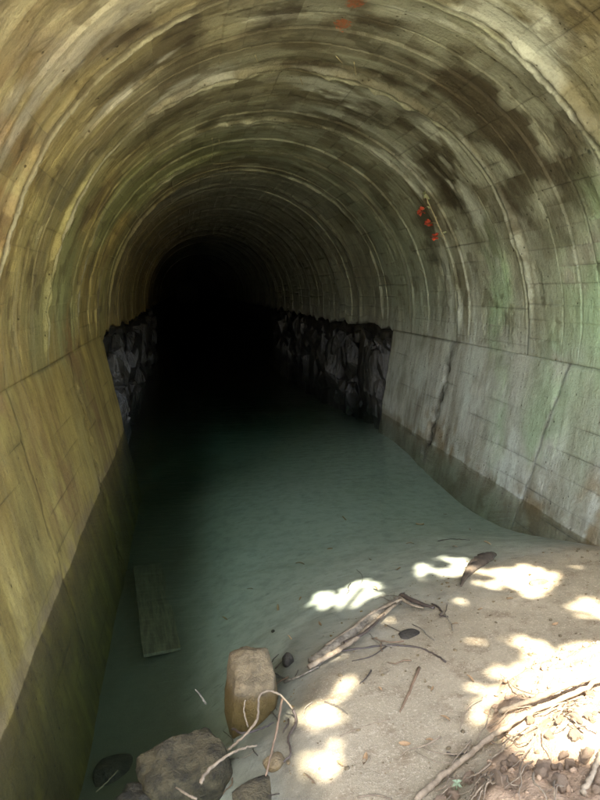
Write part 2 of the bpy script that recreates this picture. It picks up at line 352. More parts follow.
# ------------------------------------------------------------------ tunnel lining, ring by ring
SPRING = 1.35
S_END = ARC + (AZ - SPRING)
JOINTS = [2.5, 4.1, 5.65, 7.3, 8.9, 10.3]
while JOINTS[-1] < 26: JOINTS.append(JOINTS[-1] + 1.6)
while JOINTS[-1] < 150: JOINTS.append(JOINTS[-1] + 4.8)
def section(s, d):
    """point on the arch at arc length s from the crown, pushed outwards by d"""
    th = np.clip(s, -ARC, ARC) / AR
    x = AX + (AR + d) * np.sin(th); z = AZ + (AR + d) * np.cos(th)
    z = np.where(np.abs(s) > ARC, AZ - (np.abs(s) - ARC), z)
    return x, z
def zline(y): return SPRING - .04 + .34 * fbm(np.asarray(y, float) * 1.9, 0 * np.asarray(y, float), 4, 47)
def cuts(a, b, step, bounds, eps):
    n = max(2, int(round((b - a) / step))); L = list(np.linspace(a, b, n + 1))
    L = [v for v in L if all(abs(v - q) > eps * 2.2 for q in bounds)]
    for q in bounds: L += [q - eps, q, q + eps]
    return np.array(sorted(v for v in L if a - 1e-6 <= v <= b + 1e-6))
def bands(a, b, lo, hi, rnd):
    L = []; p = a + rnd.uniform(lo, hi)
    while p < b - lo * .6: L.append(p); p += rnd.uniform(lo, hi)
    return L
lining = tag(empty('tunnel_lining', (AX, 2.5, 0)), 'arched concrete tunnel lining with board marks, ring joints, lime and brown stains', 'tunnel lining')
for k in range(len(JOINTS) - 1):
    y0, y1 = JOINTS[k], JOINTS[k + 1]; rnd = random.Random(100 + k)
    near = y0 < 10; far = y0 > 22
    sb = bands(-S_END, S_END, .15, .21, rnd) if not far else []
    yb = bands(y0 + .04, y1 - .04, .2, .55, rnd) if not far else []
    S = cuts(-S_END, S_END, (.018 if y0 < 7.2 else .03) if near else (.06 if not far else .2), sb, .006 if near else .01)
    Y = cuts(y0 + .003, y1 - .003, (.015 if y0 < 7.2 else .022) if near else (.07 if not far else .3), yb, .005 if near else .01)
    SS, YY = np.meshgrid(S, Y, indexing='ij')
    bi = np.searchsorted(np.array(sb + [99]), SS); yi = np.searchsorted(np.array(yb + [99]), YY)
    boff = np.array([rnd.uniform(-.0035, .0035) for _ in range(len(sb) + 2)]); yoff = np.array([rnd.uniform(-.013, .013) for _ in range(len(yb) + 2)])
    # steps fade out along the arch so that no band runs true all the way round
    fade = .45 + 1.1 * np.clip(vnoise(SS * .5 + 3.1 * yi, yi * 7.7 + k, 31), 0, 1)
    D = boff[bi] + yoff[yi] * fade
    seam = np.zeros_like(D)
    for q in sb:
        g = np.exp(-((SS - q) / .005) ** 2) * np.clip(vnoise(YY * 2.2 + q * 31, SS * 0 + k * 3.3, 5) * 2.6 - np.where(SS < .6, 1.75, np.where(SS > 2.6, 1.0, 1.45)), 0, 1)
        D += .007 * g; seam = np.maximum(seam, g)
    for q in yb:
        g = np.exp(-((YY - q) / .005) ** 2) * np.clip(vnoise(SS * 1.3 + q * 17, YY * 0 + k, 6) * 3.0 - 1.5, 0, 1)
        D += .006 * g; seam = np.maximum(seam, g * .8)
    for yj, sg in ((y0, 1), (y1, -1)):
        A = .016 + .10 * np.clip(fbm(SS * 1.1, SS * 0 + yj * 9, 4, 9) + .12, 0, 1)
        wv = yj + sg * (.035 + .03 * fbm(SS * 3, SS * 0 + yj, 3, 12))
        D -= A * np.exp(-((YY - wv) / .034) ** 2) * (.45 + 1.1 * (fbm(SS * 9, YY * 16, 4, 3) + .5))
        g = np.exp(-(np.abs(YY - yj) / .012) ** 2) * .8; seam = np.maximum(seam, g)
    D += .008 * fbm(SS * 11, YY * 11, 3, 39) + .014 * fbm(SS * 2.2, YY * 2.2, 5, 40) + .02 * fbm(SS * .5, YY * .6, 2, 41)
    sp = fbm(SS * 1.7 + 9, YY * 4.2, 5, 44); D += .012 * np.clip((sp - .17) * 16, 0, 1)
    D += rnd.uniform(-.012, .012) + (.05 if y0 > 10 else 0)
    if near: D *= np.clip((S_END - np.abs(SS)) / .35, .08, 1)
    pad = lambda A_, e=0: np.pad(A_, 2, mode='edge')
    Sp, Yp, Dp, mp = pad(SS), pad(YY), pad(D), pad(seam)
    Dp[0, :] = Dp[-1, :] = Dp[:, 0] = Dp[:, -1] = .32
    X, Z = section(Sp, Dp)
    X = np.where(np.abs(Sp) > ARC, AX + np.sign(Sp) * (AR + Dp), X)
    if y0 > 8.5:
        w = np.clip((Yp - np.where(Sp > 0, 9.66, 9.25)) / .12, 0, 1); zl = SPRING * (1 - w) + zline(Yp) * w
        Z = np.where(np.abs(Sp) > ARC - .3, Z + (zl - SPRING) * np.clip((np.abs(Sp) - ARC + .3) / (S_END - ARC + .3), 0, 1), Z)
    nb, ny = len(sb) + 2, len(yb) + 2; rc = np.random.RandomState(700 + k); cellr = rc.uniform(-1, 1, (nb, ny)) * .6 + rc.uniform(-1, 1, (nb, 1)) * .4; yt = rc.uniform(-.08, .08, ny)
    tint, wet = conc_color(Sp, Yp, mp, pad(cellr[bi, yi]), pad(yt[yi]))
    me = grid_mesh(np.stack([X - AX, Yp - 2.5, Z], 2), attrs={'sy': np.stack([Sp, Yp, 0 * Sp], 2), 'tint': tint, 'wet': wet}, name='lining_ring')
    link('lining_ring', me, M_CONC, lining)
bm = bmesh.new()
for P in ([(-2, 148, -2), (4.6, 148, -2), (4.6, 148, 5), (-2, 148, 5)],): bm.faces.new([bm.verts.new(p) for p in P])
for v in list(bm.verts): pass
endo = bmesh.ops.extrude_face_region(bm, geom=list(bm.faces)); bmesh.ops.translate(bm, verts=[v for v in endo['geom'] if isinstance(v, bmesh.types.BMVert)], vec=(0, .5, 0))
tag(bm_obj('added_end_cap', bm, M_ROCK, smooth=False), kind='structure')  # unseen cap added to keep daylight from entering at the far end

# ------------------------------------------------------------------ battered side walls under the arch
def side_wall(sgn, x0, x1, edges, label, boards):
    """x0 at the water line, x1 at the springing; edges = list of joint lines, each (y at the top, y at the water)"""
    root = tag(empty('side_wall', (x0, edges[0][0], 0)), label, 'wall')
    sl = (x1 - x0) / SPRING
    for i in range(len(edges) - 1):
        rnd = random.Random(900 + i + (50 if sgn > 0 else 0))
        a, b = edges[i], edges[i + 1]
        n = int((b[0] - a[0]) / .03); T = np.linspace(0, 1, n)
        zb = [SPRING - q for q in bands(.1, 2.2, .17, .26, rnd)]
        Z = cuts(-1.25, SPRING - .0015, .035, zb + [0.0], .006)[::-1]
        TT, ZZ = np.meshgrid(T, Z, indexing='ij')
        f = (SPRING - ZZ) / SPRING
        ja = .04 * fbm(ZZ * 6, ZZ * 0 + a[0] * 3, 5, 60); jb = .04 * fbm(ZZ * 6, ZZ * 0 + b[0] * 3, 5, 60)
        YA = a[0] + (a[1] - a[0]) * f + ja + .0025; YB = b[0] + (b[1] - b[0]) * f + jb - .0025
        YY = YA + (YB - YA) * TT
        D = .015 * fbm(YY * 2.1, ZZ * 2.1, 5, 70) + .02 * fbm(YY * .6, ZZ * .6, 2, 71)
        seam = np.zeros_like(D)
        for q in zb:
            g = np.exp(-((ZZ - q) / .005) ** 2) * np.clip(vnoise(YY * 1.7 + q * 31, ZZ * 0, 8) * 2.2 - (.7 if boards[i] else 1.25), 0, 1)
            D += .006 * g; seam = np.maximum(seam, g)
        # chipped edges at the joints
        ed = np.minimum(YY - YA, YB - YY); ch = np.clip(fbm(YY * 9, ZZ * 7, 4, 75) + .12, 0, 1)
        D += .05 * ch * np.exp(-(ed / .03) ** 2); seam = np.maximum(seam, np.exp(-(ed / .012) ** 2) * .7)
        top = SPRING - ZZ; D *= np.clip(top / .3, .08, 1); D += .03 * np.clip(fbm(YY * 5, ZZ * 9, 4, 76) + .1, 0, 1) * np.exp(-(top / .035) ** 2)
        seam = np.maximum(seam, np.exp(-(top / .010) ** 2) * np.clip(vnoise(YY * 1.3 + (40 if sgn < 0 else 3), ZZ * 0, 81) * 3 - (1.7 if sgn < 0 else 1.0), 0, .8))
        for (yt, yb_, wd) in ((7.38, 7.62, .10), (6.75, 6.45, .10)) if ((sgn > 0 and i >= 1) or (sgn < 0)) else ():
            if (sgn > 0) != (yt > 7): continue
            line = yt + (yb_ - yt) * f + .05 * fbm(ZZ * 3, ZZ * 0, 3, 77)
            sp = np.exp(-((YY - line) / wd) ** 2) * np.clip(fbm(YY * 11, ZZ * 11, 4, 78) * 3 + .5, 0, 1) * np.clip((1.25 - ZZ) * 3, 0, 1)
            D += .055 * sp; seam = np.maximum(seam, .75 * sp)
        scour = np.exp(-((ZZ - .03) / .07) ** 2) * np.clip(fbm(YY * 3, ZZ * 3, 4, 79) + .25, 0, 1); D += .03 * scour
        pad = lambda A_: np.pad(A_, 2, mode='edge')
        Yp, Zp, Dp, mp = pad(YY), pad(ZZ), pad(D), pad(seam)
        Dp[0, :] = Dp[-1, :] = Dp[:, 0] = Dp[:, -1] = .35
        X = x0 + sl * Zp + sgn * Dp
        Sp = sgn * (S_END + (SPRING - Zp))
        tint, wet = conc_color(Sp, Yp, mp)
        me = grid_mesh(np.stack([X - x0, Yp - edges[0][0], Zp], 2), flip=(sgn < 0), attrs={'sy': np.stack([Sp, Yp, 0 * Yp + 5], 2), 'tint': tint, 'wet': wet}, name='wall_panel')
        link('wall_panel', me, M_CONC, root)
    return root
side_wall(1, 3.15, 3.36, [(2.5, 2.5), (4.97, 5.26), (9.72, 9.62)], 'pale grey leaning concrete side wall with cracked panels and mint algae, rising from the water', [True, False])
side_wall(-1, -.87, -1.16, [(1.4, 1.4), (4.35, 4.3), (6.72, 6.5), (9.35, 9.1)], 'ochre yellow leaning concrete side wall, stained and peeling, along the dark water', [False, False, False])

# ------------------------------------------------------------------ bare rock below the arch further in
hulls = []
for q in range(14):
    rnd = random.Random(300 + q); bm = bmesh.new()
    w, dpt, h = rnd.uniform(.12, .22), rnd.uniform(.10, .18), rnd.uniform(.26, .50)
    for _ in range(20):
        v = Vector((rnd.gauss(0, 1), rnd.gauss(0, 1), rnd.gauss(0, 1))).normalized(); m = max(abs(c) for c in v); v = v * (.55 + .45 / m)
        bm.verts.new((v.x * dpt, v.y * w, v.z * h))
    bmesh.ops.convex_hull(bm, input=list(bm.verts))
    for v in [v for v in bm.verts if not v.link_faces]: bm.verts.remove(v)
    bmesh.ops.recalc_face_normals(bm, faces=bm.faces)
    me = bpy.data.meshes.new('rock'); bm.to_mesh(me); bm.free(); me.materials.append(M_ROCK); hulls.append(me)
def rock_face(sgn, xb, ys, n, label):
    Y = np.concatenate([np.arange(ys, 24, .12), np.arange(24, 152.1, 2.0)]); Z = np.arange(-1.3, 1.75, .06)
    YY, ZZ = np.meshgrid(Y, Z, indexing='ij')
    cell = np.floor(YY / .33 + .6 * vnoise(YY * 2, ZZ * 1.4, 80)); off = _h(cell.astype(np.int64), np.floor(ZZ / .7 + 3 + _h(cell.astype(np.int64), 0 * cell.astype(np.int64), 3)).astype(np.int64), 4)
    X = xb + sgn * (.10 + .16 * off + .16 * fbm(YY * 1.6, ZZ * 1.2, 4, 82)) 
    X = np.where(ZZ > zline(YY) - .03, AX + sgn * (AR + .22), X)
    me = grid_mesh(np.stack([X, YY, ZZ], 2), flip=(sgn < 0))
    root = tag(link('rock_face', me, M_ROCK, smooth=False), label, 'rock face', kind='structure')
    rnd = random.Random(5 if sgn > 0 else 6)
    for i in range(n):
        y = ys + .05 + (i / n) ** 1.5 * 13; z = rnd.uniform(-.25, 1.28)
        o = link('rock', rnd.choice(hulls), None, root, smooth=False)
        o.location = (xb + sgn * rnd.uniform(.0, .20), y, z)
        o.rotation_euler = (rnd.gauss(0, .4), rnd.gauss(0, .2), rnd.uniform(-.5, .5) + (math.pi if rnd.random() < .5 else 0))
        s = rnd.choice((.55, .75, 1.0, 1.2, 1.6)) * rnd.uniform(.85, 1.15); o.scale = (s * .9, s * rnd.uniform(.8, 1.3), s * rnd.uniform(.7, 1.1))
        zt = float(zline(y)) + .02
        if z + .5 * s > zt: o.location.z = zt - .48 * s
rock_face(1, 3.22, 9.74, 130, 'black wet jagged rock face under the arch beyond the pale grey wall')
rock_face(-1, -1.0, 9.36, 110, 'dark jagged rock face under the arch beyond the ochre wall')

# ------------------------------------------------------------------ sand bar, silt bed, ground
CP = np.array([(3.1, 4.0, .03), (3.12, 4.6, -.14), (3.08, 5.4, -.36), (3.05, 7, -.42), (3.05, 9, -.3), (2.5, 4.5, -.09), (2.05, 4.0, -.025), (1.7, 3.95, -.06), (1.28, 3.5, -.02), (1.0, 3.8, -.13),
               (1.5, 5, -.28), (1.2, 7, -.38), (1.6, 9, -.46), (1.5, 11, -.62), (.2, 7.5, -.6), (.55, 2.96, -.025), (.36, 3.3, -.26), (.25, 2.5, -.06), (.3, 2.85, -.24), (.12, 2.85, -.34), (.12, 2.55, -.2), (0, 3.2, -.6), (-.1, 4, -.68), (-.35, 5.6, -.75), (-.7, 2.7, -.8), (-.8, 4, -.95),
               (-.8, 6, -1.0), (-.7, 9, -1.0), (-.4, 2.3, -.75), (-.1, 2.3, -.45), (.55, 2.4, .035), (.9, 2.0, .09), (1.5, 2.7, .08), (2.0, 2.7, .12), (2.2, 3.2, .10), (2.6, 3.4, .09), (3.05, 3.2, .13),
               (1.7, 3.3, .035), (1.0, 3.0, .02), (0, 0, .45), (1, 1, .36), (2, 1, .42), (3, 1, .4), (-.8, 1, .1), (-.8, 0, .4), (-.6, 1.6, -.2), (0.1, 1.6, .02), (3.3, -.9, .42), (-1.2, -.9, .42), (1, 12.5, -.78), (3.3, 12.5, -.65), (-1, 12.5, -.75)])
def tps(r): return np.where(r > 1e-9, r * r * np.log(np.maximum(r, 1e-9)), 0)
_n = len(CP); _K = tps(np.hypot(CP[:, None, 0] - CP[None, :, 0], CP[:, None, 1] - CP[None, :, 1])) + .03 * np.eye(_n)
_P = np.c_[np.ones(_n), CP[:, :2]]; _A = np.block([[_K, _P], [_P.T, np.zeros((3, 3))]])
_w = np.linalg.solve(_A, np.r_[CP[:, 2], 0, 0, 0])
HEAP = [(2.0, 2.05, .75, .62, .17), (1.35, 1.72, .45, .35, .10), (2.75, 2.45, .6, .5, .12)]
def bed(x, y, rough=True):
    x = np.asarray(x, float); y = np.asarray(y, float); sh = np.broadcast(x, y).shape; x = np.broadcast_to(x, sh); y = np.broadcast_to(y, sh)
    z = _w[-3] + _w[-2] * x + _w[-1] * y
    for i in range(_n): z = z + _w[i] * tps(np.hypot(x - CP[i, 0], y - CP[i, 1]))
    for hx, hy, rx, ry, hh in HEAP:
        z = z + hh * np.clip(1 - ((x - hx) / rx) ** 2 - ((y - hy) / ry) ** 2, 0, 1) ** .8
    z = np.clip(z, -1.15, .75)
    if rough: z = z + .035 * fbm(x * 1.3, y * 1.3, 4, 20) + .022 * fbm(x * 5, y * 5, 5, 24)
    return z
def bz(x, y): return float(bed(np.array([x]), np.array([y]))[0])
def on_bed(px, py, lift=0.0):
    """point where the pixel's ray meets the bed"""
    d = ray(px, py); t = np.linspace(1.2, 14, 400); P = _C + d[None] * t[:, None]
    g = P[:, 2] - lift - bed(P[:, 0], P[:, 1]); i = int(np.argmax(g < 0)); 
    a, b = g[i - 1], g[i]; tt = t[i - 1] + (t[i] - t[i - 1]) * a / (a - b); return _C + d * tt
X = np.concatenate([[-1.6, -1.3], np.arange(-1.2, 3.55, .03), [3.65, 4.0]]); Y = np.concatenate([np.arange(-1, 1.2, .12), np.arange(1.2, 5.4, .03), np.arange(5.4, 12.5, .09), [12.6, 15, 20, 30, 45, 63, 100, 151]])
XX, YY = np.meshgrid(X, Y, indexing='ij')
ZZ = bed(XX, np.minimum(YY, 12.4))
ZZ = np.where(YY > 12.5, np.maximum(ZZ - .07 * (YY - 12.5), -1.0), ZZ)
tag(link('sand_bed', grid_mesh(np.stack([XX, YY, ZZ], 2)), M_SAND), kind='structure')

# water: a closed body with a gently rippled face
bm = bmesh.new(); bmesh.ops.create_cube(bm, size=1)
for v in bm.verts: v.co = ((v.co.x + .5) * 5.0 - 1.45, (v.co.y + .5) * 150.0 + 1.0, (v.co.z + .5) * 1.6 - 1.6)
tag(bm_obj('water', bm, M_WATER, smooth=False), kind='structure')

# ------------------------------------------------------------------ outside: ground, hillside, portal wall, trees
def axis(lo, hi, knots): return np.array(sorted(set([lo, hi] + knots)))
GX = np.array([-400, -150, -60, -30, -18, -12, -8, -6, -4.5, -3, -2, -1.55, -1.45, 1, 3.75, 3.85, 5, 6.5, 8, 11, 16, 25, 40, 80, 200, 400.])
GY = np.array([-400, -150, -60, -30, -20, -14, -10, -7, -5, -3.5, -2, -1.0, -.9, 1, 2.05, 2.65])
XX, YY = np.meshgrid(GX, GY, indexing='ij')
ZZ = .40 + .25 * fbm(XX * .25, YY * .25, 3, 90) * np.clip((np.hypot(XX - 1, YY) - 3) / 6, 0, 1)
ZZ = np.where((XX > -1.5) & (XX < 3.8) & (YY > -.95), -1.7, ZZ)
tag(link('ground', grid_mesh(np.stack([XX, YY, ZZ], 2)), M_GRASSY), kind='structure')
HX = np.concatenate([[-400, -120, -50, -25], np.arange(-16, 19, 1.0), [27, 50, 120, 400]]); HY = np.concatenate([[2.75, 3.2], np.arange(4, 20, 1.0), [25, 40, 60, 100, 250, 500]])
XX, YY = np.meshgrid(HX, HY, indexing='ij')
side = np.clip((np.abs(XX - 1.1) - 6.5) / 5, 0, 1); side = side * side * (3 - 2 * side)
ZZ = 4.75 * (1 - side) + side * (.2 + np.clip((YY - 2.7) * .55, 0, 4.5)) + np.clip((YY - 4) * .35, 0, 16) + .5 * fbm(XX * .4, YY * .4, 3, 91) * np.clip((YY - 2.75), 0, 1)
tag(link('hillside', grid_mesh(np.stack([XX, YY, ZZ], 2)), M_GRASSY), kind='structure')

bm = bmesh.new()          # portal wall with the arch opening
prof = [(-1.16 - .0, -1.2), (-1.16, 1.35)] + [(AX + (AR + .01) * math.sin(t), AZ + (AR + .01) * math.cos(t)) for t in np.linspace(-math.pi / 2, math.pi / 2, 33)] + [(3.37, 1.35), (3.37, -1.2)]
outl = []
for i, (x, z) in enumerate(prof):
    t = i / (len(prof) - 1)
    a = -math.pi * .5 + math.pi * t
    if t < .25: outl.append((-6.5, -1.2 + (t / .25) * 6.3))
    elif t > .75: outl.append((8.7, -1.2 + ((1 - t) / .25) * 6.3))
    else: outl.append((-6.5 + 15.2 * (t - .25) / .5, 5.1))
rings = []
for y in (2.15, 2.49):
    rings.append(([bm.verts.new((x, y, z)) for x, z in prof], [bm.verts.new((x, y, z)) for x, z in outl]))
for (i0, o0), (i1, o1) in [(rings[0], rings[1])]:
    for k in range(len(prof) - 1):
        bm.faces.new((i0[k], i0[k + 1], o0[k + 1], o0[k])); bm.faces.new((i1[k + 1], i1[k], o1[k], o1[k + 1]))
        bm.faces.new((i0[k + 1], i0[k], i1[k], i1[k + 1])); bm.faces.new((o0[k], o0[k + 1], o1[k + 1], o1[k]))
M_PORTAL = mat_plain('portal_concrete', (.20, .19, .13), (.10, .095, .06), 1.5, .9, .6, .02)
pw = empty('portal_wall', (AX, 2.3, 0)); tag(pw, 'plain concrete portal wall round the tunnel mouth', 'wall')
o = bm_obj('wall', bm, M_PORTAL, pw, smooth=False); o.location = (-AX, -2.3, 0)
bm = bmesh.new(); bmesh.ops.create_cube(bm, size=1)
for v in bm.verts: v.co = (v.co.x * 15.6, v.co.y * .62, v.co.z * .22)
bmesh.ops.bevel(bm, geom=list(bm.edges), offset=.03, segments=2, affect='EDGES')
o = bm_obj('coping', bm, M_PORTAL, pw, smooth=False); o.location = (0, 0.02, 5.212)

# where sun comes through the leaves: (photo x, y, half width, half height, tilt)
SPOTS = [(345, 597, 30, 9, -15), (440, 568, 26, 9, -10), (515, 576, 42, 7, 0), (318, 745, 27, 44, 10), (335, 675, 17, 24, 20), (312, 720, 20, 24, 0), (325, 772, 20, 18, 0), (588, 610, 22, 13, 10),
         (590, 668, 82, 26, -10), (565, 708, 88, 34, -15), (600, 742, 70, 34, 0), (600, 690, 60, 50, 0), (530, 645, 26, 8, 25), (470, 690, 14, 8, 0), (490, 705, 26, 18, -20), (350, 795, 20, 9, 0), (520, 636, 12, 5, 20), (545, 690, 40, 30, 0),
         (500, 668, 7, 4, 0), (536, 590, 10, 4, 0), (575, 560, 8, 3, 0), (460, 600, 8, 3, 0), (385, 622, 9, 3, 0), (480, 640, 7, 3, 0), (420, 700, 10, 6, 0), (395, 765, 8, 6, 0), (530, 765, 18, 10, 0)]
def in_spot(px, py, grow=0.0):
    hit = np.zeros(px.shape, bool)
    for (cx, cy, a, b, ti) in SPOTS:
        c, s = math.cos(math.radians(ti)), math.sin(math.radians(ti)); dx, dy = px - cx, py - cy
        u, v = dx * c + dy * s, -dx * s + dy * c
        hit |= (u / (a + grow)) ** 2 + (v / (b + grow * .7)) ** 2 < 1
    return hit
def shine_through(P):
    """True for leaf centres whose shadow would fall on one of the sunlit spots of the sand"""
    z = np.full(len(P), .05)
    for _ in range(3):
        t = (P[:, 2] - z) / TO_SUN[2]; G = P - t[:, None] * TO_SUN[None]; z = bed(np.clip(G[:, 0], -1.2, 3.5), np.clip(G[:, 1], -.9, 8), False)
    v = G - _C[None]; w = v @ _F; ok = w > .3; w = np.where(ok, w, 1)
    px = 300 + FPX * (v @ _R) / w; py = 400 - FPX * (v @ _U) / w
    jx = 26 * fbm(px / 26, py / 26, 3, 150); jy = 16 * fbm(px / 26 + 40, py / 26, 3, 160)
    keep = fbm(px / 17, py / 12, 3, 170) > .24
    return ok & in_spot(px + jx, py + jy, 9.0) & (~keep | ((px > 510) & (py > 640)))
def leaf_mesh(P, size, rs, name='crown'):
    n = len(P)
    nrm = rs.normal(size=(n, 3)); nrm[:, 2] = np.abs(nrm[:, 2]) + .5; nrm /= np.linalg.norm(nrm, axis=1)[:, None]
    a = np.cross(nrm, rs.normal(size=(n, 3))); a /= np.linalg.norm(a, axis=1)[:, None]; b = np.cross(nrm, a)
    sz = size * rs.uniform(.7, 1.3, n)[:, None]
    V = np.stack([P - a * sz, P + b * sz * .5 - a * sz * .1, P + a * sz, P - b * sz * .5 - a * sz * .1], 1).reshape(-1, 3)
    return grid_quads(V, n)
def grid_quads(V, n):
    me = bpy.data.meshes.new('leaves'); me.vertices.add(4 * n); me.vertices.foreach_set('co', V.astype(np.float32).ravel())
    me.loops.add(4 * n); me.loops.foreach_set('vertex_index', np.arange(4 * n, dtype=np.int32)); me.polygons.add(n); me.polygons.foreach_set('loop_start', np.arange(0, 4 * n, 4, dtype=np.int32))
    me.update(calc_edges=True); return me
def tree(base, height, lobes, nleaf, size, label, seed, holes=False):
    rs = np.random.RandomState(seed); rnd = random.Random(seed)
    root = tag(empty('tree', base), label, 'tree', 'trees outside the tunnel mouth')
    bm = bmesh.new(); top = np.array([np.mean([l[0] for l in lobes]), np.mean([l[1] for l in lobes]), np.mean([l[2] for l in lobes])])
    b = np.array(base); mid = b + (top - b) * .55 + np.array([rnd.uniform(-.3, .3), rnd.uniform(-.3, .3), 0]); mid[2] = b[2] + height * .45
    tube_into(bm, [np.array(p) - b for p in smooth_path([b + (0, 0, -.3), b * .9 + mid * .1, mid, top], 8)], .26, .07, 10, .08, rnd)
    for l in lobes:
        c = np.array(l[:3]); tube_into(bm, [np.array(p) - b for p in smooth_path([mid + (top - mid) * rnd.uniform(0, .3), (mid + c) / 2 + (0, 0, .4), c], 6)], .10, .025, 7, .1, rnd)
    bm_obj('trunk', bm, M_BARK, root)
    Ps = []
    for l in lobes:
        m = int(nleaf * l[3] * l[4] / sum(q[3] * q[4] for q in lobes)); q = rs.normal(size=(m, 3)); q /= np.linalg.norm(q, axis=1)[:, None]; q *= rs.uniform(.25, 1, m)[:, None] ** .5
        Ps.append(np.array(l[:3]) + q * np.array(l[3:6]))
    P = np.concatenate(Ps)
    g = np.array([mnoise.noise(Vector(p) * .9) for p in P]); P = P[g > (-.45 if holes else -.12)]
    if holes: P = P[~shine_through(P)]
    link('crown', leaf_mesh(P - b, size, rs), M_LEAF, root)
def lobe_at(gx, gy, h, rx, ry, rz):
    t = h / TO_SUN[2]; return (gx + TO_SUN[0] * t, gy + TO_SUN[1] * t, h, rx, ry, rz)
tree((-4.3, -4.6, .35), 9, [lobe_at(-.3, 3.0, 7.0, 2.6, 2.3, .9), lobe_at(2.0, 3.3, 7.6, 2.5, 2.2, .9), lobe_at(.6, 1.2, 8.2, 3.0, 2.2, .9), lobe_at(3.2, 1.8, 7.2, 2.0, 2.2, .8), lobe_at(1.2, 4.0, 6.8, 2.8, 1.6, .7), lobe_at(-.45, 2.6, 6.2, 1.3, 1.2, .5)],
     50000, .11, 'broad leafy tree whose boughs reach over the tunnel mouth', 3, True)
tree((9.5, -7.5, .35), 9, [(9.5, -7.5, 8, 3, 3, 2.2), (7.8, -7.8, 6.8, 2.2, 2.4, 1.6), (11, -6.5, 6.6, 2.4, 2.2, 1.7)], 9000, .16, 'rounded leafy tree on the open bank right of the approach', 4)
tree((-9.5, -9.5, .35), 10, [(-9.5, -9.5, 9, 3, 3, 2.6), (-8, -9, 7.4, 2.2, 2.2, 1.7), (-11, -9.8, 7, 2.4, 2.4, 1.8)], 9000, .16, 'taller leafy tree on the open bank left of the approach', 5)

# ------------------------------------------------------------------ stones
def stone(name, m, label, cat, loc, dims, seed, boxy=.0, tilt=(0, 0, 0), sub=4, rough=.10, group=None, cuts_=4):
    bm = bmesh.new(); bmesh.ops.create_icosphere(bm, subdivisions=sub, radius=1); rnd = random.Random(seed); off = Vector((seed * 3.7, seed * 1.3, 0))
    planes = [(Vector((rnd.gauss(0, 1), rnd.gauss(0, 1), rnd.gauss(0, 1))).normalized(), rnd.uniform(.72, .9)) for _ in range(cuts_)]
    for v in bm.verts:
        p = v.co.normalized(); mx = max(abs(c) for c in p); q = p * (1 - boxy) + p / mx * boxy * .86
        for n, d in planes:
            e = q.dot(n) - d
            if e > 0: q = q - n * e * .85
        q = q * (1 + rough * (mnoise.noise(q * 1.3 + off) + .5 * mnoise.noise(q * 3 + off) + .25 * mnoise.noise(q * 7 + off)))
        v.co = Vector((q.x * dims[0], q.y * dims[1], q.z * dims[2]))
    o = bm_obj(name, bm, m); o.location = loc; o.rotation_euler = tilt
    return tag(o, label, cat, group)
p = atz(250, 662, .06)
stone('stone_block', M_STONE_TAN, 'upright tan stone block with rounded top and golden lower face, standing in shallow water', 'stone', (p[0], p[1], -.11), (.142, .20, .26), 3, .42, (.22, .02, .02), 5, .10, cuts_=3)
p = atz(186, 742, -.02)
stone('boulder', M_STONE_BRN, 'angular brown boulder half in the water beside the tan stone block', 'stone', (p[0], p[1] + .02, -.215), (.215, .20, .20), 8, .45, (.2, -.28, .35), 5, .16, cuts_=8)
p = atz(150, 795, -.08)
stone('boulder', M_STONE_DRK, 'low dark sunken boulder in front of the angular brown one', 'stone', (p[0], p[1] + .03, -.27), (.22, .17, .13), 12, .35, (.1, .1, -.3), 5, .18, cuts_=8)
p = on_bed(262, 795)
stone('flat_stone', M_STONE_BRN, 'flat brown slab of stone half buried in wet sand below the bent pale root', 'stone', (p[0], p[1], p[2] + .0), (.13, .08, .035), 15, .3, (.15, .1, .3), 3, .12)
p = on_bed(288, 664)
stone('cobble', M_STONE_DRK, 'small round dark cobble in the shallows at the foot of the driftwood', 'stone', (p[0], p[1], p[2] + .02), (.035, .04, .045), 18, 0, (0, 0, 0), 3)
p = on_bed(274, 764)
stone('cobble', M_STONE_TAN, 'small golden cobble under the reddish twig', 'stone', (p[0], p[1], p[2] + .008), (.05, .045, .03), 21, .2, (0, 0, .5), 3)
p = on_bed(411, 634)
stone('flat_stone', M_STONE_DRK, 'dark wedge shaped flat stone lying on sand below the driftwood', 'stone', (p[0], p[1], p[2] - .004), (.085, .055, .018), 24, .2, (0, .1, .4), 3)
p = on_bed(539, 583)
stone('flat_stone', M_STONE_TAN, 'pale sunlit flat stone on the sand near the grey wall', 'stone', (p[0], p[1], p[2]), (.075, .035, .022), 27, .3, (0, 0, .1), 3)
p = on_bed(273, 632)
stone('pebble', M_STONE_DRK, 'tiny black pebble on the silt beyond the tan stone block', 'stone', (p[0], p[1], p[2] + .006), (.014, .014, .012), 30, 0, (0, 0, 0), 2)
p = on_bed(118, 770)
stone('boulder', M_STONE_DRK, 'dim submerged stone between the ochre wall and the brown boulder', 'stone', (p[0], p[1], p[2] - .02), (.15, .12, .07), 33, .3, (0, .1, .2), 3, .12)

# loose pebbles nobody could count
bm = bmesh.new(); rnd = random.Random(40)
for _ in range(700):
    x, y = rnd.uniform(.3, 3.05), rnd.uniform(1.7, 4.2); z = bz(x, y)
    if z < -.08: continue
    r = .0035 + .010 * rnd.random() ** 4
    ret = bmesh.ops.create_icosphere(bm, subdivisions=1, radius=r, matrix=Matrix.Translation((x, y, z + r * .2)) @ Matrix.Rotation(rnd.random() * 6, 4, 'Z') @ Matrix.Diagonal((1.3, .9, .6, 1)))
tag(bm_obj('gravel', bm, M_STONE_TAN), 'scattered fine gravel on the sand bar', 'gravel', kind='stuff')

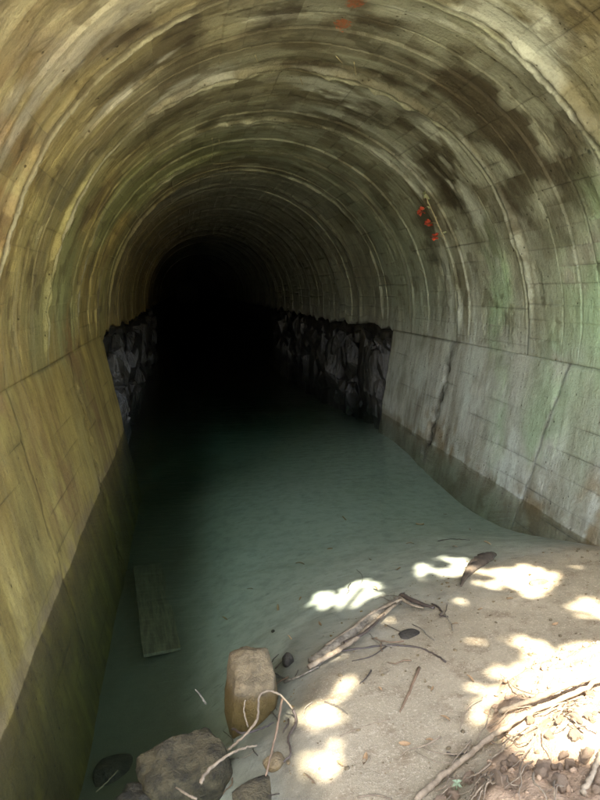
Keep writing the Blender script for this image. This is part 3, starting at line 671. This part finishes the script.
# ------------------------------------------------------------------ soil heap: clods, roots
M_CLOD = M_SOIL
def clod_mesh(seed):
    bm = bmesh.new(); bmesh.ops.create_icosphere(bm, subdivisions=3, radius=1); off = Vector((seed * 2.1, 0, seed))
    pl = [Vector((math.sin(seed * 5 + k * 2.4), math.cos(seed * 3 + k * 1.7), math.sin(k * 3.1 + seed))).normalized() for k in range(7)]
    for v in bm.verts:
        q = v.co.normalized(); f = min([1.0] + [.62 / max(q.dot(n_), .01) for n_ in pl]); v.co = q * f * (1 + .3 * mnoise.noise(q * 1.8 + off) + .25 * mnoise.noise(q * 4 + off) + .22 * mnoise.noise(q * 9 + off))
    me = bpy.data.meshes.new('soil_clod'); bm.to_mesh(me); bm.free(); me.materials.append(M_SOIL); return me
clods = [clod_mesh(i) for i in range(6)]
rnd = random.Random(51)
def in_heap(x, y): return max(1 - ((x - hx) / rx) ** 2 - ((y - hy) / ry) ** 2 for hx, hy, rx, ry, hh in HEAP)
# heap surface: a crumbly earth sheet just over the sand
X = np.arange(.85, 3.12, .02); Y = np.arange(1.25, 2.95, .02); XX, YY = np.meshgrid(X, Y, indexing='ij')
hm = np.max([1 - ((XX - hx) / rx) ** 2 - ((YY - hy) / ry) ** 2 for hx, hy, rx, ry, hh in HEAP], axis=0)
edge = hm + .5 * fbm(XX * 4, YY * 4, 4, 95)
ZZ = bed(XX, YY) + np.clip(edge * .12, -.05, .035) + .085 * fbm(XX * 8, YY * 8, 5, 96) * np.clip(edge * 3 + .3, 0, 1) - .004
tag(link('soil_heap', grid_mesh(np.stack([XX, YY, ZZ], 2)), M_SOIL), kind='structure')
def soil_z(x, y):
    i = int(np.clip(round((x - .85) / .02), 0, len(X) - 1)); j = int(np.clip(round((y - 1.25) / .02), 0, len(Y) - 1)); return max(ZZ[i, j], bz(x, y))
n = 0; small = bmesh.new()
while n < 900:
    x, y = rnd.uniform(1.0, 3.05), rnd.uniform(1.4, 2.8)
    if in_heap(x, y) < .02 - .25 * rnd.random(): continue
    r = .004 + .013 * rnd.random() ** 2; n += 1
    bmesh.ops.create_icosphere(small, subdivisions=1, radius=r, matrix=Matrix.Translation((x, y, soil_z(x, y) + r * .3)) @ Matrix.Rotation(rnd.random() * 6, 4, (rnd.random(), 1, 1)) @ Matrix.Diagonal((1.3, .8, .9, 1)))
for v in small.verts: v.co += mnoise.noise_vector(v.co * 90) * .006
tag(bm_obj('soil_crumbs', small, M_SOIL), 'loose crumbs of soil strewn over the heap', 'soil', kind='stuff')
CL = [(512, 770, .045), (543, 777, .05), (470, 782, .04), (560, 790, .055), (500, 795, .045), (575, 735, .04), (530, 728, .035), (590, 700, .035), (585, 765, .05), (450, 796, .035), (548, 745, .035), (600, 788, .06)]
while len(CL) < 60:
    a_, b_ = rnd.uniform(435, 610), rnd.uniform(700, 805)
    if (a_ - 430) * .62 + (b_ - 800) > 4: CL.append((a_, b_, .016 + .022 * rnd.random() ** 2))
for i, (px, py, r) in enumerate(CL):
    q = on_bed(px, py); o = link('soil_clod', clods[i % 6], None); o.location = (q[0], q[1], soil_z(q[0], q[1]) + r * .35)
    o.rotation_euler = (rnd.random() * 6, rnd.random() * 6, rnd.random() * 6); r *= .72; o.scale = (r, r * .85, r * .7)
    tag(o, 'lump of brown earth lying on the sunlit soil heap', 'clod', 'earth clods on the soil heap')

# ------------------------------------------------------------------ sticks, driftwood, roots
def stick(name, m, label, cat, px, r0, r1, lifts=None, seed=1, rough=.15, group=None, twigs=(), seg=8, squash=1.0, soil=False, absz=None):
    rnd = random.Random(seed); P = []
    for i, (x, y) in enumerate(px):
        lf = (lifts[i] if lifts else 0) + r0 * .6; q = on_bed(x, y, lf)
        if absz: q = atz(x, y, absz[i])
        if soil: q[2] = max(q[2], soil_z(q[0], q[1]) + r0 * .5 + (lifts[i] if lifts else 0))
        P.append(q)
    P = smooth_path(P, 7); base = np.array(P[0]); bm = bmesh.new()
    P = [p + np.array([rnd.gauss(0, 1), rnd.gauss(0, 1), rnd.gauss(0, .6)]) * r0 * .22 for p in P]
    tube_into(bm, [p - base for p in P], r0, r1, seg, rough, rnd, squash)
    o = bm_obj(name, bm, m); o.location = base; tag(o, label, cat, group)
    for (k, pts, ra, rb) in twigs:
        b2 = bmesh.new(); Q = [np.array(P[k])] + [on_bed(x, y, lf + ra) for (x, y, lf) in pts]; Q = smooth_path(Q, 5)
        tube_into(b2, [q - base for q in Q], ra, rb, 6, rough, rnd); bm_obj('twig', b2, m, o)
    return o
# split driftwood log: two long grey splinters joined under one empty
log = tag(empty('driftwood_log', on_bed(305, 668)), 'long split grey driftwood log lying across the shore into the water', 'log')
def log_part(px, r0, r1, m, nm, seed, lift, rough=.12, seg=9, sq=.7):
    rnd = random.Random(seed); P = smooth_path([on_bed(x, y, lift + r0 * .4) for x, y in px], 9); b = np.array(log.location); bm = bmesh.new()
    P = [p + np.array([rnd.gauss(0, 1), rnd.gauss(0, 1), rnd.gauss(0, .5)]) * r0 * .08 for p in P]
    tube_into(bm, [p - b for p in P], r0, r1, seg, rough, rnd, sq); return bm_obj(nm, bm, m, log)
log_part([(312, 664), (335, 646), (362, 625), (385, 609), (404, 596)], .042, .026, M_WOOD_GREY, 'log_shaft', 1, .0, .09)
log_part([(308, 667), (330, 655), (352, 641), (372, 624), (396, 604)], .018, .012, M_WOOD_PALE, 'splinter', 2, .03)
log_part([(326, 646), (350, 630), (372, 613), (402, 599)], .014, .010, M_WOOD_PALE, 'splinter', 3, .035)
log_part([(345, 643), (368, 630), (384, 614)], .014, .006, M_WOOD_DARK, 'splinter', 4, .035)
log_part([(402, 595), (416, 602), (434, 608)], .024, .012, M_WOOD_DARK, 'branch_stub', 5, .02)
log_part([(400, 598), (412, 605), (424, 608)], .014, .006, M_WOOD_PALE, 'splinter', 6, .03)
P = [on_bed(x, y, .02) for x, y in [(461, 586), (465, 577), (474, 566), (485, 558), (493, 554)]]; b = P[0]; bm = bmesh.new()
tube_into(bm, [p_ - b for p_ in smooth_path(P, 6)], [.008, .02, .05, .058, .035], 0, 9, .12, random.Random(4), .55)
o = bm_obj('driftwood_chunk', bm, M_WOOD_CHUNK); o.location = b; tag(o, 'dark pointed chunk of driftwood stranded on the sunlit shore', 'driftwood')
stick('curved_twig', M_WOOD_DARK, 'thin dark curved twig lying on the sand below the driftwood log', 'twig', [(340, 651), (365, 648), (388, 645), (415, 647), (432, 653), (446, 662)], .006, .005, seed=12,
      twigs=((14, [(372, 656, .01), (352, 661, 0)], .004, .002),))
stick('short_twig', M_WOOD_RED, 'short straight tan twig on sand between the two sunlit patches', 'twig', [(400, 712), (407, 697), (419, 668)], .004, .009, seed=13)
stick('dark_twig', M_WOOD_DARK, 'small crooked black twig at the end of the driftwood log', 'twig', [(432, 604), (438, 607), (442, 612), (440, 615), (448, 617)], .007, .005, seed=14)
stick('dark_twig', M_WOOD_DARK, 'short black twig with a hooked tip beyond the pointed driftwood chunk', 'twig', [(438, 541), (452, 539), (470, 540)], .006, .004, seed=15)
stick('bent_root', M_ROOT, 'pale bent root arching over the wet sand beside the tan stone block', 'root', [(228, 750), (243, 737), (257, 719), (259, 697), (268, 691), (280, 695), (293, 709)], .0065, .0045,
      seed=16, rough=.16, absz=[-.05, .0, .07, .13, .145, .13, .06])
stick('reddish_twig', M_WOOD_RED, 'straight reddish twig leaning on the pale bent root', 'twig', [(266, 776), (272, 750), (278, 724), (282, 699)], .004, .006, seed=17, absz=[.0, .05, .10, .14])
stick('pale_stick', M_WOOD_PALE, 'smooth curved pale stick between the brown boulder and the bent root', 'stick', [(200, 784), (207, 772), (225, 757), (243, 748), (256, 746)], .008, .004, seed=18, absz=[.0, .01, .03, .03, .0])
stick('pale_stick', M_WOOD_PALE, 'short pale stick end in front of the sunken boulders', 'stick', [(176, 787), (186, 794), (197, 799)], .004, .005, seed=19, absz=[.02, .03, .02])
stick('grey_twig', M_WOOD_GREY, 'thin grey twig leaning up from the water beside the brown boulder', 'twig', [(206, 704), (200, 695), (195, 689)], .005, .003, seed=20, absz=[-.02, .04, .08])
stick('thin_twig', M_WOOD_PALE, 'thin pale twig standing in front of the tan stone block', 'twig', [(248, 727), (244, 712), (245, 700)], .004, .003, seed=21, absz=[.0, .07, .12])
stick('grey_twig', M_WOOD_GREY, 'thin grey twig lying below the foot of the driftwood log', 'twig', [(284, 682), (300, 676), (318, 667)], .007, .005, [0, .01, .01], seed=22)
stick('dark_root', M_WOOD_DARK, 'dark root tangled under the reddish twig', 'root', [(293, 709), (296, 722), (288, 738), (291, 752), (283, 762)], .007, .004, seed=23, absz=[.05, .03, .03, .03, .02])
stick('dark_root', M_WOOD_DARK, 'short dark root at the foot of the tan stone block', 'root', [(232, 729), (244, 733), (262, 728), (274, 722)], .006, .003, seed=24, absz=[-.02, .0, .0, .0])
stick('sunken_twig', M_WOOD_DARK, 'dark sunken branch on the bed against the ochre wall', 'twig', [(2, 757), (14, 750), (24, 744), (36, 749)], .007, .003, seed=25)
stick('sunken_twig', M_WOOD_PALE, 'thin pale twig over the dim submerged stone', 'twig', [(96, 792), (108, 781), (118, 770)], .004, .003, [.08, .1, .11], seed=26)
stick('long_branch', M_WOOD_PALE, 'long pale bare branch lying along the edge of the soil heap', 'branch', [(417, 800), (440, 778), (468, 756), (490, 738), (520, 722), (556, 704), (600, 684), (640, 664)], .013, .010,
      [.0, .01, .02, .03, .03, .03, .03, .03], seed=27, rough=.1, soil=True)
stick('long_branch', M_WOOD_PALE, 'second pale branch lying on the heap beside the longest one', 'branch', [(500, 716), (535, 704), (570, 690), (610, 672), (640, 660)], .013, .012, [.02, .03, .04, .05, .05], seed=28, soil=True)
stick('short_stick', M_WOOD_PALE, 'short bright stick sticking out of the front of the soil heap', 'stick', [(582, 800), (590, 783), (600, 762), (606, 748)], .010, .008, [.03, .04, .05, .05], seed=29, soil=True)
stick('dark_twig', M_WOOD_DARK, 'little dark twig beside the long pale branch on the sand', 'twig', [(447, 753), (455, 755), (470, 752)], .005, .003, [.005, .01, .01], seed=30)
stick('thin_root', M_ROOT, 'thin dry root on sand near the bottom of the bright vertical sun patch', 'root', [(358, 797), (375, 795), (392, 799)], .004, .003, seed=31)
stick('thin_root', M_WOOD_PALE, 'faint thin stem lying across the shaded sand', 'root', [(340, 736), (362, 727), (390, 719)], .003, .002, seed=32)
rnd = random.Random(77)
for i in range(48):
    x0 = rnd.uniform(440, 545) if i < 30 else rnd.uniform(480, 605); y0 = rnd.uniform(735, 795) if i < 30 else rnd.uniform(690, 790); a = rnd.gauss(2.25, .45) if i < 30 else rnd.gauss(2.7, .5); L = rnd.uniform(18, 55); P = [(x0, y0)]
    for k in range(4): a += rnd.gauss(0, .28); P.append((P[-1][0] + math.cos(a) * L / 4, P[-1][1] + math.sin(a) * L / 4))
    stick('dry_root', M_ROOT, 'fine dry root spreading from the soil heap', 'root', P, .0038 * rnd.uniform(.6, 1.3), .0015, [.02, .03, .03, .02, .005], 200 + i, .1, 'fine roots hanging out of the soil heap', seg=5, soil=True)

rnd = random.Random(505)
for i in range(34):
    if i < 20: x0, y0 = rnd.uniform(215, 330), rnd.uniform(668, 798)
    else: x0, y0 = rnd.uniform(330, 470), rnd.uniform(575, 690)
    a = rnd.uniform(0, 6.28); L = rnd.uniform(10, 34); P = [(x0, y0)]
    for k in range(3): a += rnd.gauss(0, .35); P.append((P[-1][0] + math.cos(a) * L / 3, min(798, P[-1][1] + math.sin(a) * L / 3 * .7)))
    stick('litter_twig', rnd.choice((M_WOOD_DARK, M_WOOD_DARK, M_WOOD_GREY, M_WOOD_RED)), 'thin broken twig among the litter at the water edge', 'twig', P, .0038 * rnd.uniform(.6, 1.4), .002, [.0, .006, .006, .0], 600 + i, .15, 'twig litter along the shore', seg=5)

# a little seedling at the foot of the heap
q = on_bed(456, 790); root = tag(empty('seedling', (q[0], q[1], soil_z(q[0], q[1]))), 'small pale green seedling at the edge of the soil heap', 'plant')
bm = bmesh.new(); tube_into(bm, [(0, 0, -.01), (.003, 0, .03)], .003, .002, 6); bm_obj('stem', bm, M_GREENLEAF, root)
for i in range(7):
    bm = bmesh.new(); L, w = .022, .008
    vs = [bm.verts.new(p) for p in [(0, 0, .0), (L * .4, w, .006), (L, 0, -.002), (L * .4, -w, .006)]]; m_ = bm.verts.new((L * .45, 0, .001))
    for k in range(4): bm.faces.new((vs[k], vs[(k + 1) % 4], m_))
    o = bm_obj('leaf', bm, M_GREENLEAF, root); o.location = (.003, 0, .03 - i * .002); o.rotation_euler = (0, -.4 + .1 * i, i * 2.4)

# ------------------------------------------------------------------ sunken plank
a, b, c, d = [np.array(on_bed(*p)) for p in [(146, 667), (180, 655), (136, 552), (152, 548)]]
pl = (a + b) / 2; far = (c + d) / 2; dirv = far - pl; L = np.linalg.norm(dirv); dirv /= L; L = 1.75
bm = bmesh.new(); W = np.linalg.norm(b - a) / 2
nn = 14
for side in (0, 1):
    pass
tv = []; 
for i in range(nn + 1):
    t = i / nn * L; w1 = W * (1 + .03 * R.uniform(-1, 1)); w2 = W * (1 + .03 * R.uniform(-1, 1)); e = (.02 * R.uniform(-1, 1), .02 * R.uniform(-1, 1)) if i in (0, nn) else (0, 0)
    tv.append([bm.verts.new((-w1, t + e[0], -.012)), bm.verts.new((w2, t + e[1], -.012)), bm.verts.new((w2, t + e[1], .012)), bm.verts.new((-w1, t + e[0], .012))])
for i in range(nn):
    for k in range(4): bm.faces.new((tv[i][k], tv[i][(k + 1) % 4], tv[i + 1][(k + 1) % 4], tv[i + 1][k]))
bm.faces.new(tv[0][::-1]); bm.faces.new(tv[-1])
o = bm_obj('sunken_plank', bm, M_PLANK, smooth=False)
yaw_ = math.atan2(-dirv[0], dirv[1])
sa = [(pl[0] - math.sin(yaw_) * t + e * math.cos(yaw_), pl[1] + math.cos(yaw_) * t + e * math.sin(yaw_)) for t in (0, .4, .8, 1.2, 1.7) for e in (-.12, 0, .12)]
za = max(bz(*q) for q in sa[:3]) + .03; zb_ = max(bz(*q) for q in sa[-3:]) + .03
lift = max(0, max(bz(*q) + .025 - (za + (zb_ - za) * t / 1.7) for q, t in zip(sa, [t for t in (0, .4, .8, 1.2, 1.7) for e in (0, 0, 0)])))
o.location = (pl[0], pl[1], za + lift * .4 - .022); o.rotation_euler = (math.atan2(zb_ - za, 1.7), 0, math.atan2(-dirv[0], dirv[1]))
tag(o, 'broad waterlogged plank lying on the bed under dark green water', 'plank')

# ------------------------------------------------------------------ dead leaves and bits on sand and silt
rnd = random.Random(88); lm = []
for i in range(4):
    bm = bmesh.new(); L = .04; rows = []
    for k in range(6):
        t = k / 5; w = .016 * math.sin(math.pi * min(1, t * .92 + .06)) ** .8; zc = .012 * math.sin(t * 3 + i)
        rows.append([bm.verts.new((t * L * 2 - L, -w, zc + .006)), bm.verts.new((t * L * 2 - L, 0, zc)), bm.verts.new((t * L * 2 - L, w, zc + .006 + .003 * i))])
    for k in range(5):
        for j in range(2): bm.faces.new((rows[k][j], rows[k + 1][j], rows[k + 1][j + 1], rows[k][j + 1]))
    me = bpy.data.meshes.new('dead_leaf'); bm.to_mesh(me); bm.free(); me.materials.append(M_DEAD); lm.append(me)
spots = [(445, 720), (470, 680), (520, 690), (432, 690), (380, 690), (340, 765), (405, 745), (555, 625), (510, 600), (455, 625), (530, 575), (365, 760), (430, 742), (375, 640), (480, 610)]
for i, (px, py) in enumerate(spots):
    q = on_bed(px, py); o = link('dead_leaf', lm[i % 4], None); o.location = (q[0], q[1], q[2] + .006); o.rotation_euler = (rnd.gauss(0, .2), rnd.gauss(0, .2), rnd.random() * 6); s = rnd.uniform(.35, .75); o.scale = (s, s, s)
    tag(o, 'small curled brown dead leaf on the sand bar', 'leaf', 'dead leaves on the sand')
bits = [(300, 565), (330, 550), (278, 610), (370, 560), (410, 545), (250, 590), (345, 520), (420, 525), (375, 590), (290, 640), (445, 515), (470, 530), (300, 600), (225, 620), (398, 570), (320, 625), (455, 548), (488, 545)]
for i, (px, py) in enumerate(bits):
    q = on_bed(px, py); o = link('sunken_leaf', lm[i % 4], None); o.location = (q[0], q[1], q[2] + .008); o.rotation_euler = (rnd.gauss(0, .2), rnd.gauss(0, .2), rnd.random() * 6); s = rnd.uniform(.5, 1.1); o.scale = (s, s * .6, s)
    tag(o, 'small dark scrap of leaf sunk on the silt under the clear water', 'leaf', 'leaf scraps on the silt')

# ------------------------------------------------------------------ flower sprig hanging from the lining
top = on_lining(426, 196, AR - .02); bot = on_lining(446, 240, AR - .06)
sp = tag(empty('flower_sprig', top), 'thin sprig with three red flowers growing from the right side of the arch', 'plant')
bm = bmesh.new(); P = smooth_path([np.array([.03, .01, .04]), np.zeros(3), (bot - top) * .35 + np.array([-.02, -.03, 0]), (bot - top) * .75 + np.array([-.02, -.02, 0]), bot - top], 6)
tube_into(bm, P, .007, .004, 6, .1); bm_obj('stem', bm, M_STRAW, sp)
def leafbit(parent, m, loc, L, w, rot, nm='leaf'):
    bm = bmesh.new(); vs = [bm.verts.new(p) for p in [(0, 0, 0), (L * .45, w, .1 * L), (L, 0, -.05 * L), (L * .45, -w, .1 * L)]]; c = bm.verts.new((L * .45, 0, -.02 * L))
    for k in range(4): bm.faces.new((vs[k], vs[(k + 1) % 4], c))
    o = bm_obj(nm, bm, m, parent); o.location = loc; o.rotation_euler = rot; return o
rnd = random.Random(9)
for i in range(10): leafbit(sp, M_SPRIGLEAF, tuple(P[1 + i // 2] + np.array([rnd.gauss(0, .015), -.01, rnd.gauss(0, .015)])), 0.075, .028, (rnd.random() * 6, rnd.random() * 6, rnd.random() * 6))
for i in range(6): leafbit(sp, M_SPRIGLEAF, tuple(P[rnd.randint(9, 22)]), .06, .012, (rnd.random() * 6, rnd.random() * 6, rnd.random() * 6))
for (px, py) in ((421.5, 211.5), (428.5, 223.5), (434.5, 236.5)):
    d = on_lining(px, py, AR - .10); fl = empty('flower', tuple(d - top)); fl.parent = sp
    bm = bmesh.new(); k = min(P, key=lambda q: np.linalg.norm(q - (d - top))); tube_into(bm, [np.zeros(3), (k - (d - top)) * .5 + np.array([0, 0, .012]), k - (d - top)], .003, .003, 5); bm_obj('stalk', bm, M_STRAW, fl)
    for j in range(14):
        v = Vector((rnd.gauss(0, 1), rnd.gauss(0, 1), rnd.gauss(0, .8))).normalized()
        q = v.to_track_quat('X', 'Z').to_euler(); leafbit(fl, M_PETAL, (v * .012), .052, .027, (q.x + rnd.gauss(0, .3), q.y, q.z), 'petal')

# pale rootlets and straws hanging from joints and cracks
def rootlet(px, bend, label, r=.0035):
    a = on_lining(*px[0], AR - .015); pts = [a]
    for (x, y) in px[1:]: pts.append(on_lining(x, y, AR - .015 - bend))
    b = np.array(pts[0]); bm = bmesh.new(); tube_into(bm, [np.array(p) - b for p in smooth_path(pts, 5)], r, r * .6, 5, .15)
    o = bm_obj('rootlet', bm, M_STRAW); o.location = b; return tag(o, label, 'root', 'rootlets in the arch')
for px in ([(336, 56), (343, 64)], [(354, 62), (356, 76)], [(212, 138), (213, 150), (211, 162)], [(219, 140), (220, 152)], [(213, 164), (226, 163), (236, 162)], [(221, 160), (222, 170)], [(300, 78), (303, 85)], [(255, 55), (258, 62)]):
    rootlet(px, .02, 'fine straw coloured rootlet hanging from a joint in the arch crown')
for px in ([(420, 270), (427, 278)], [(335, 253), (340, 268), (344, 281)]):
    rootlet(px, .01, 'pale straw stuck to the right flank of the arch')
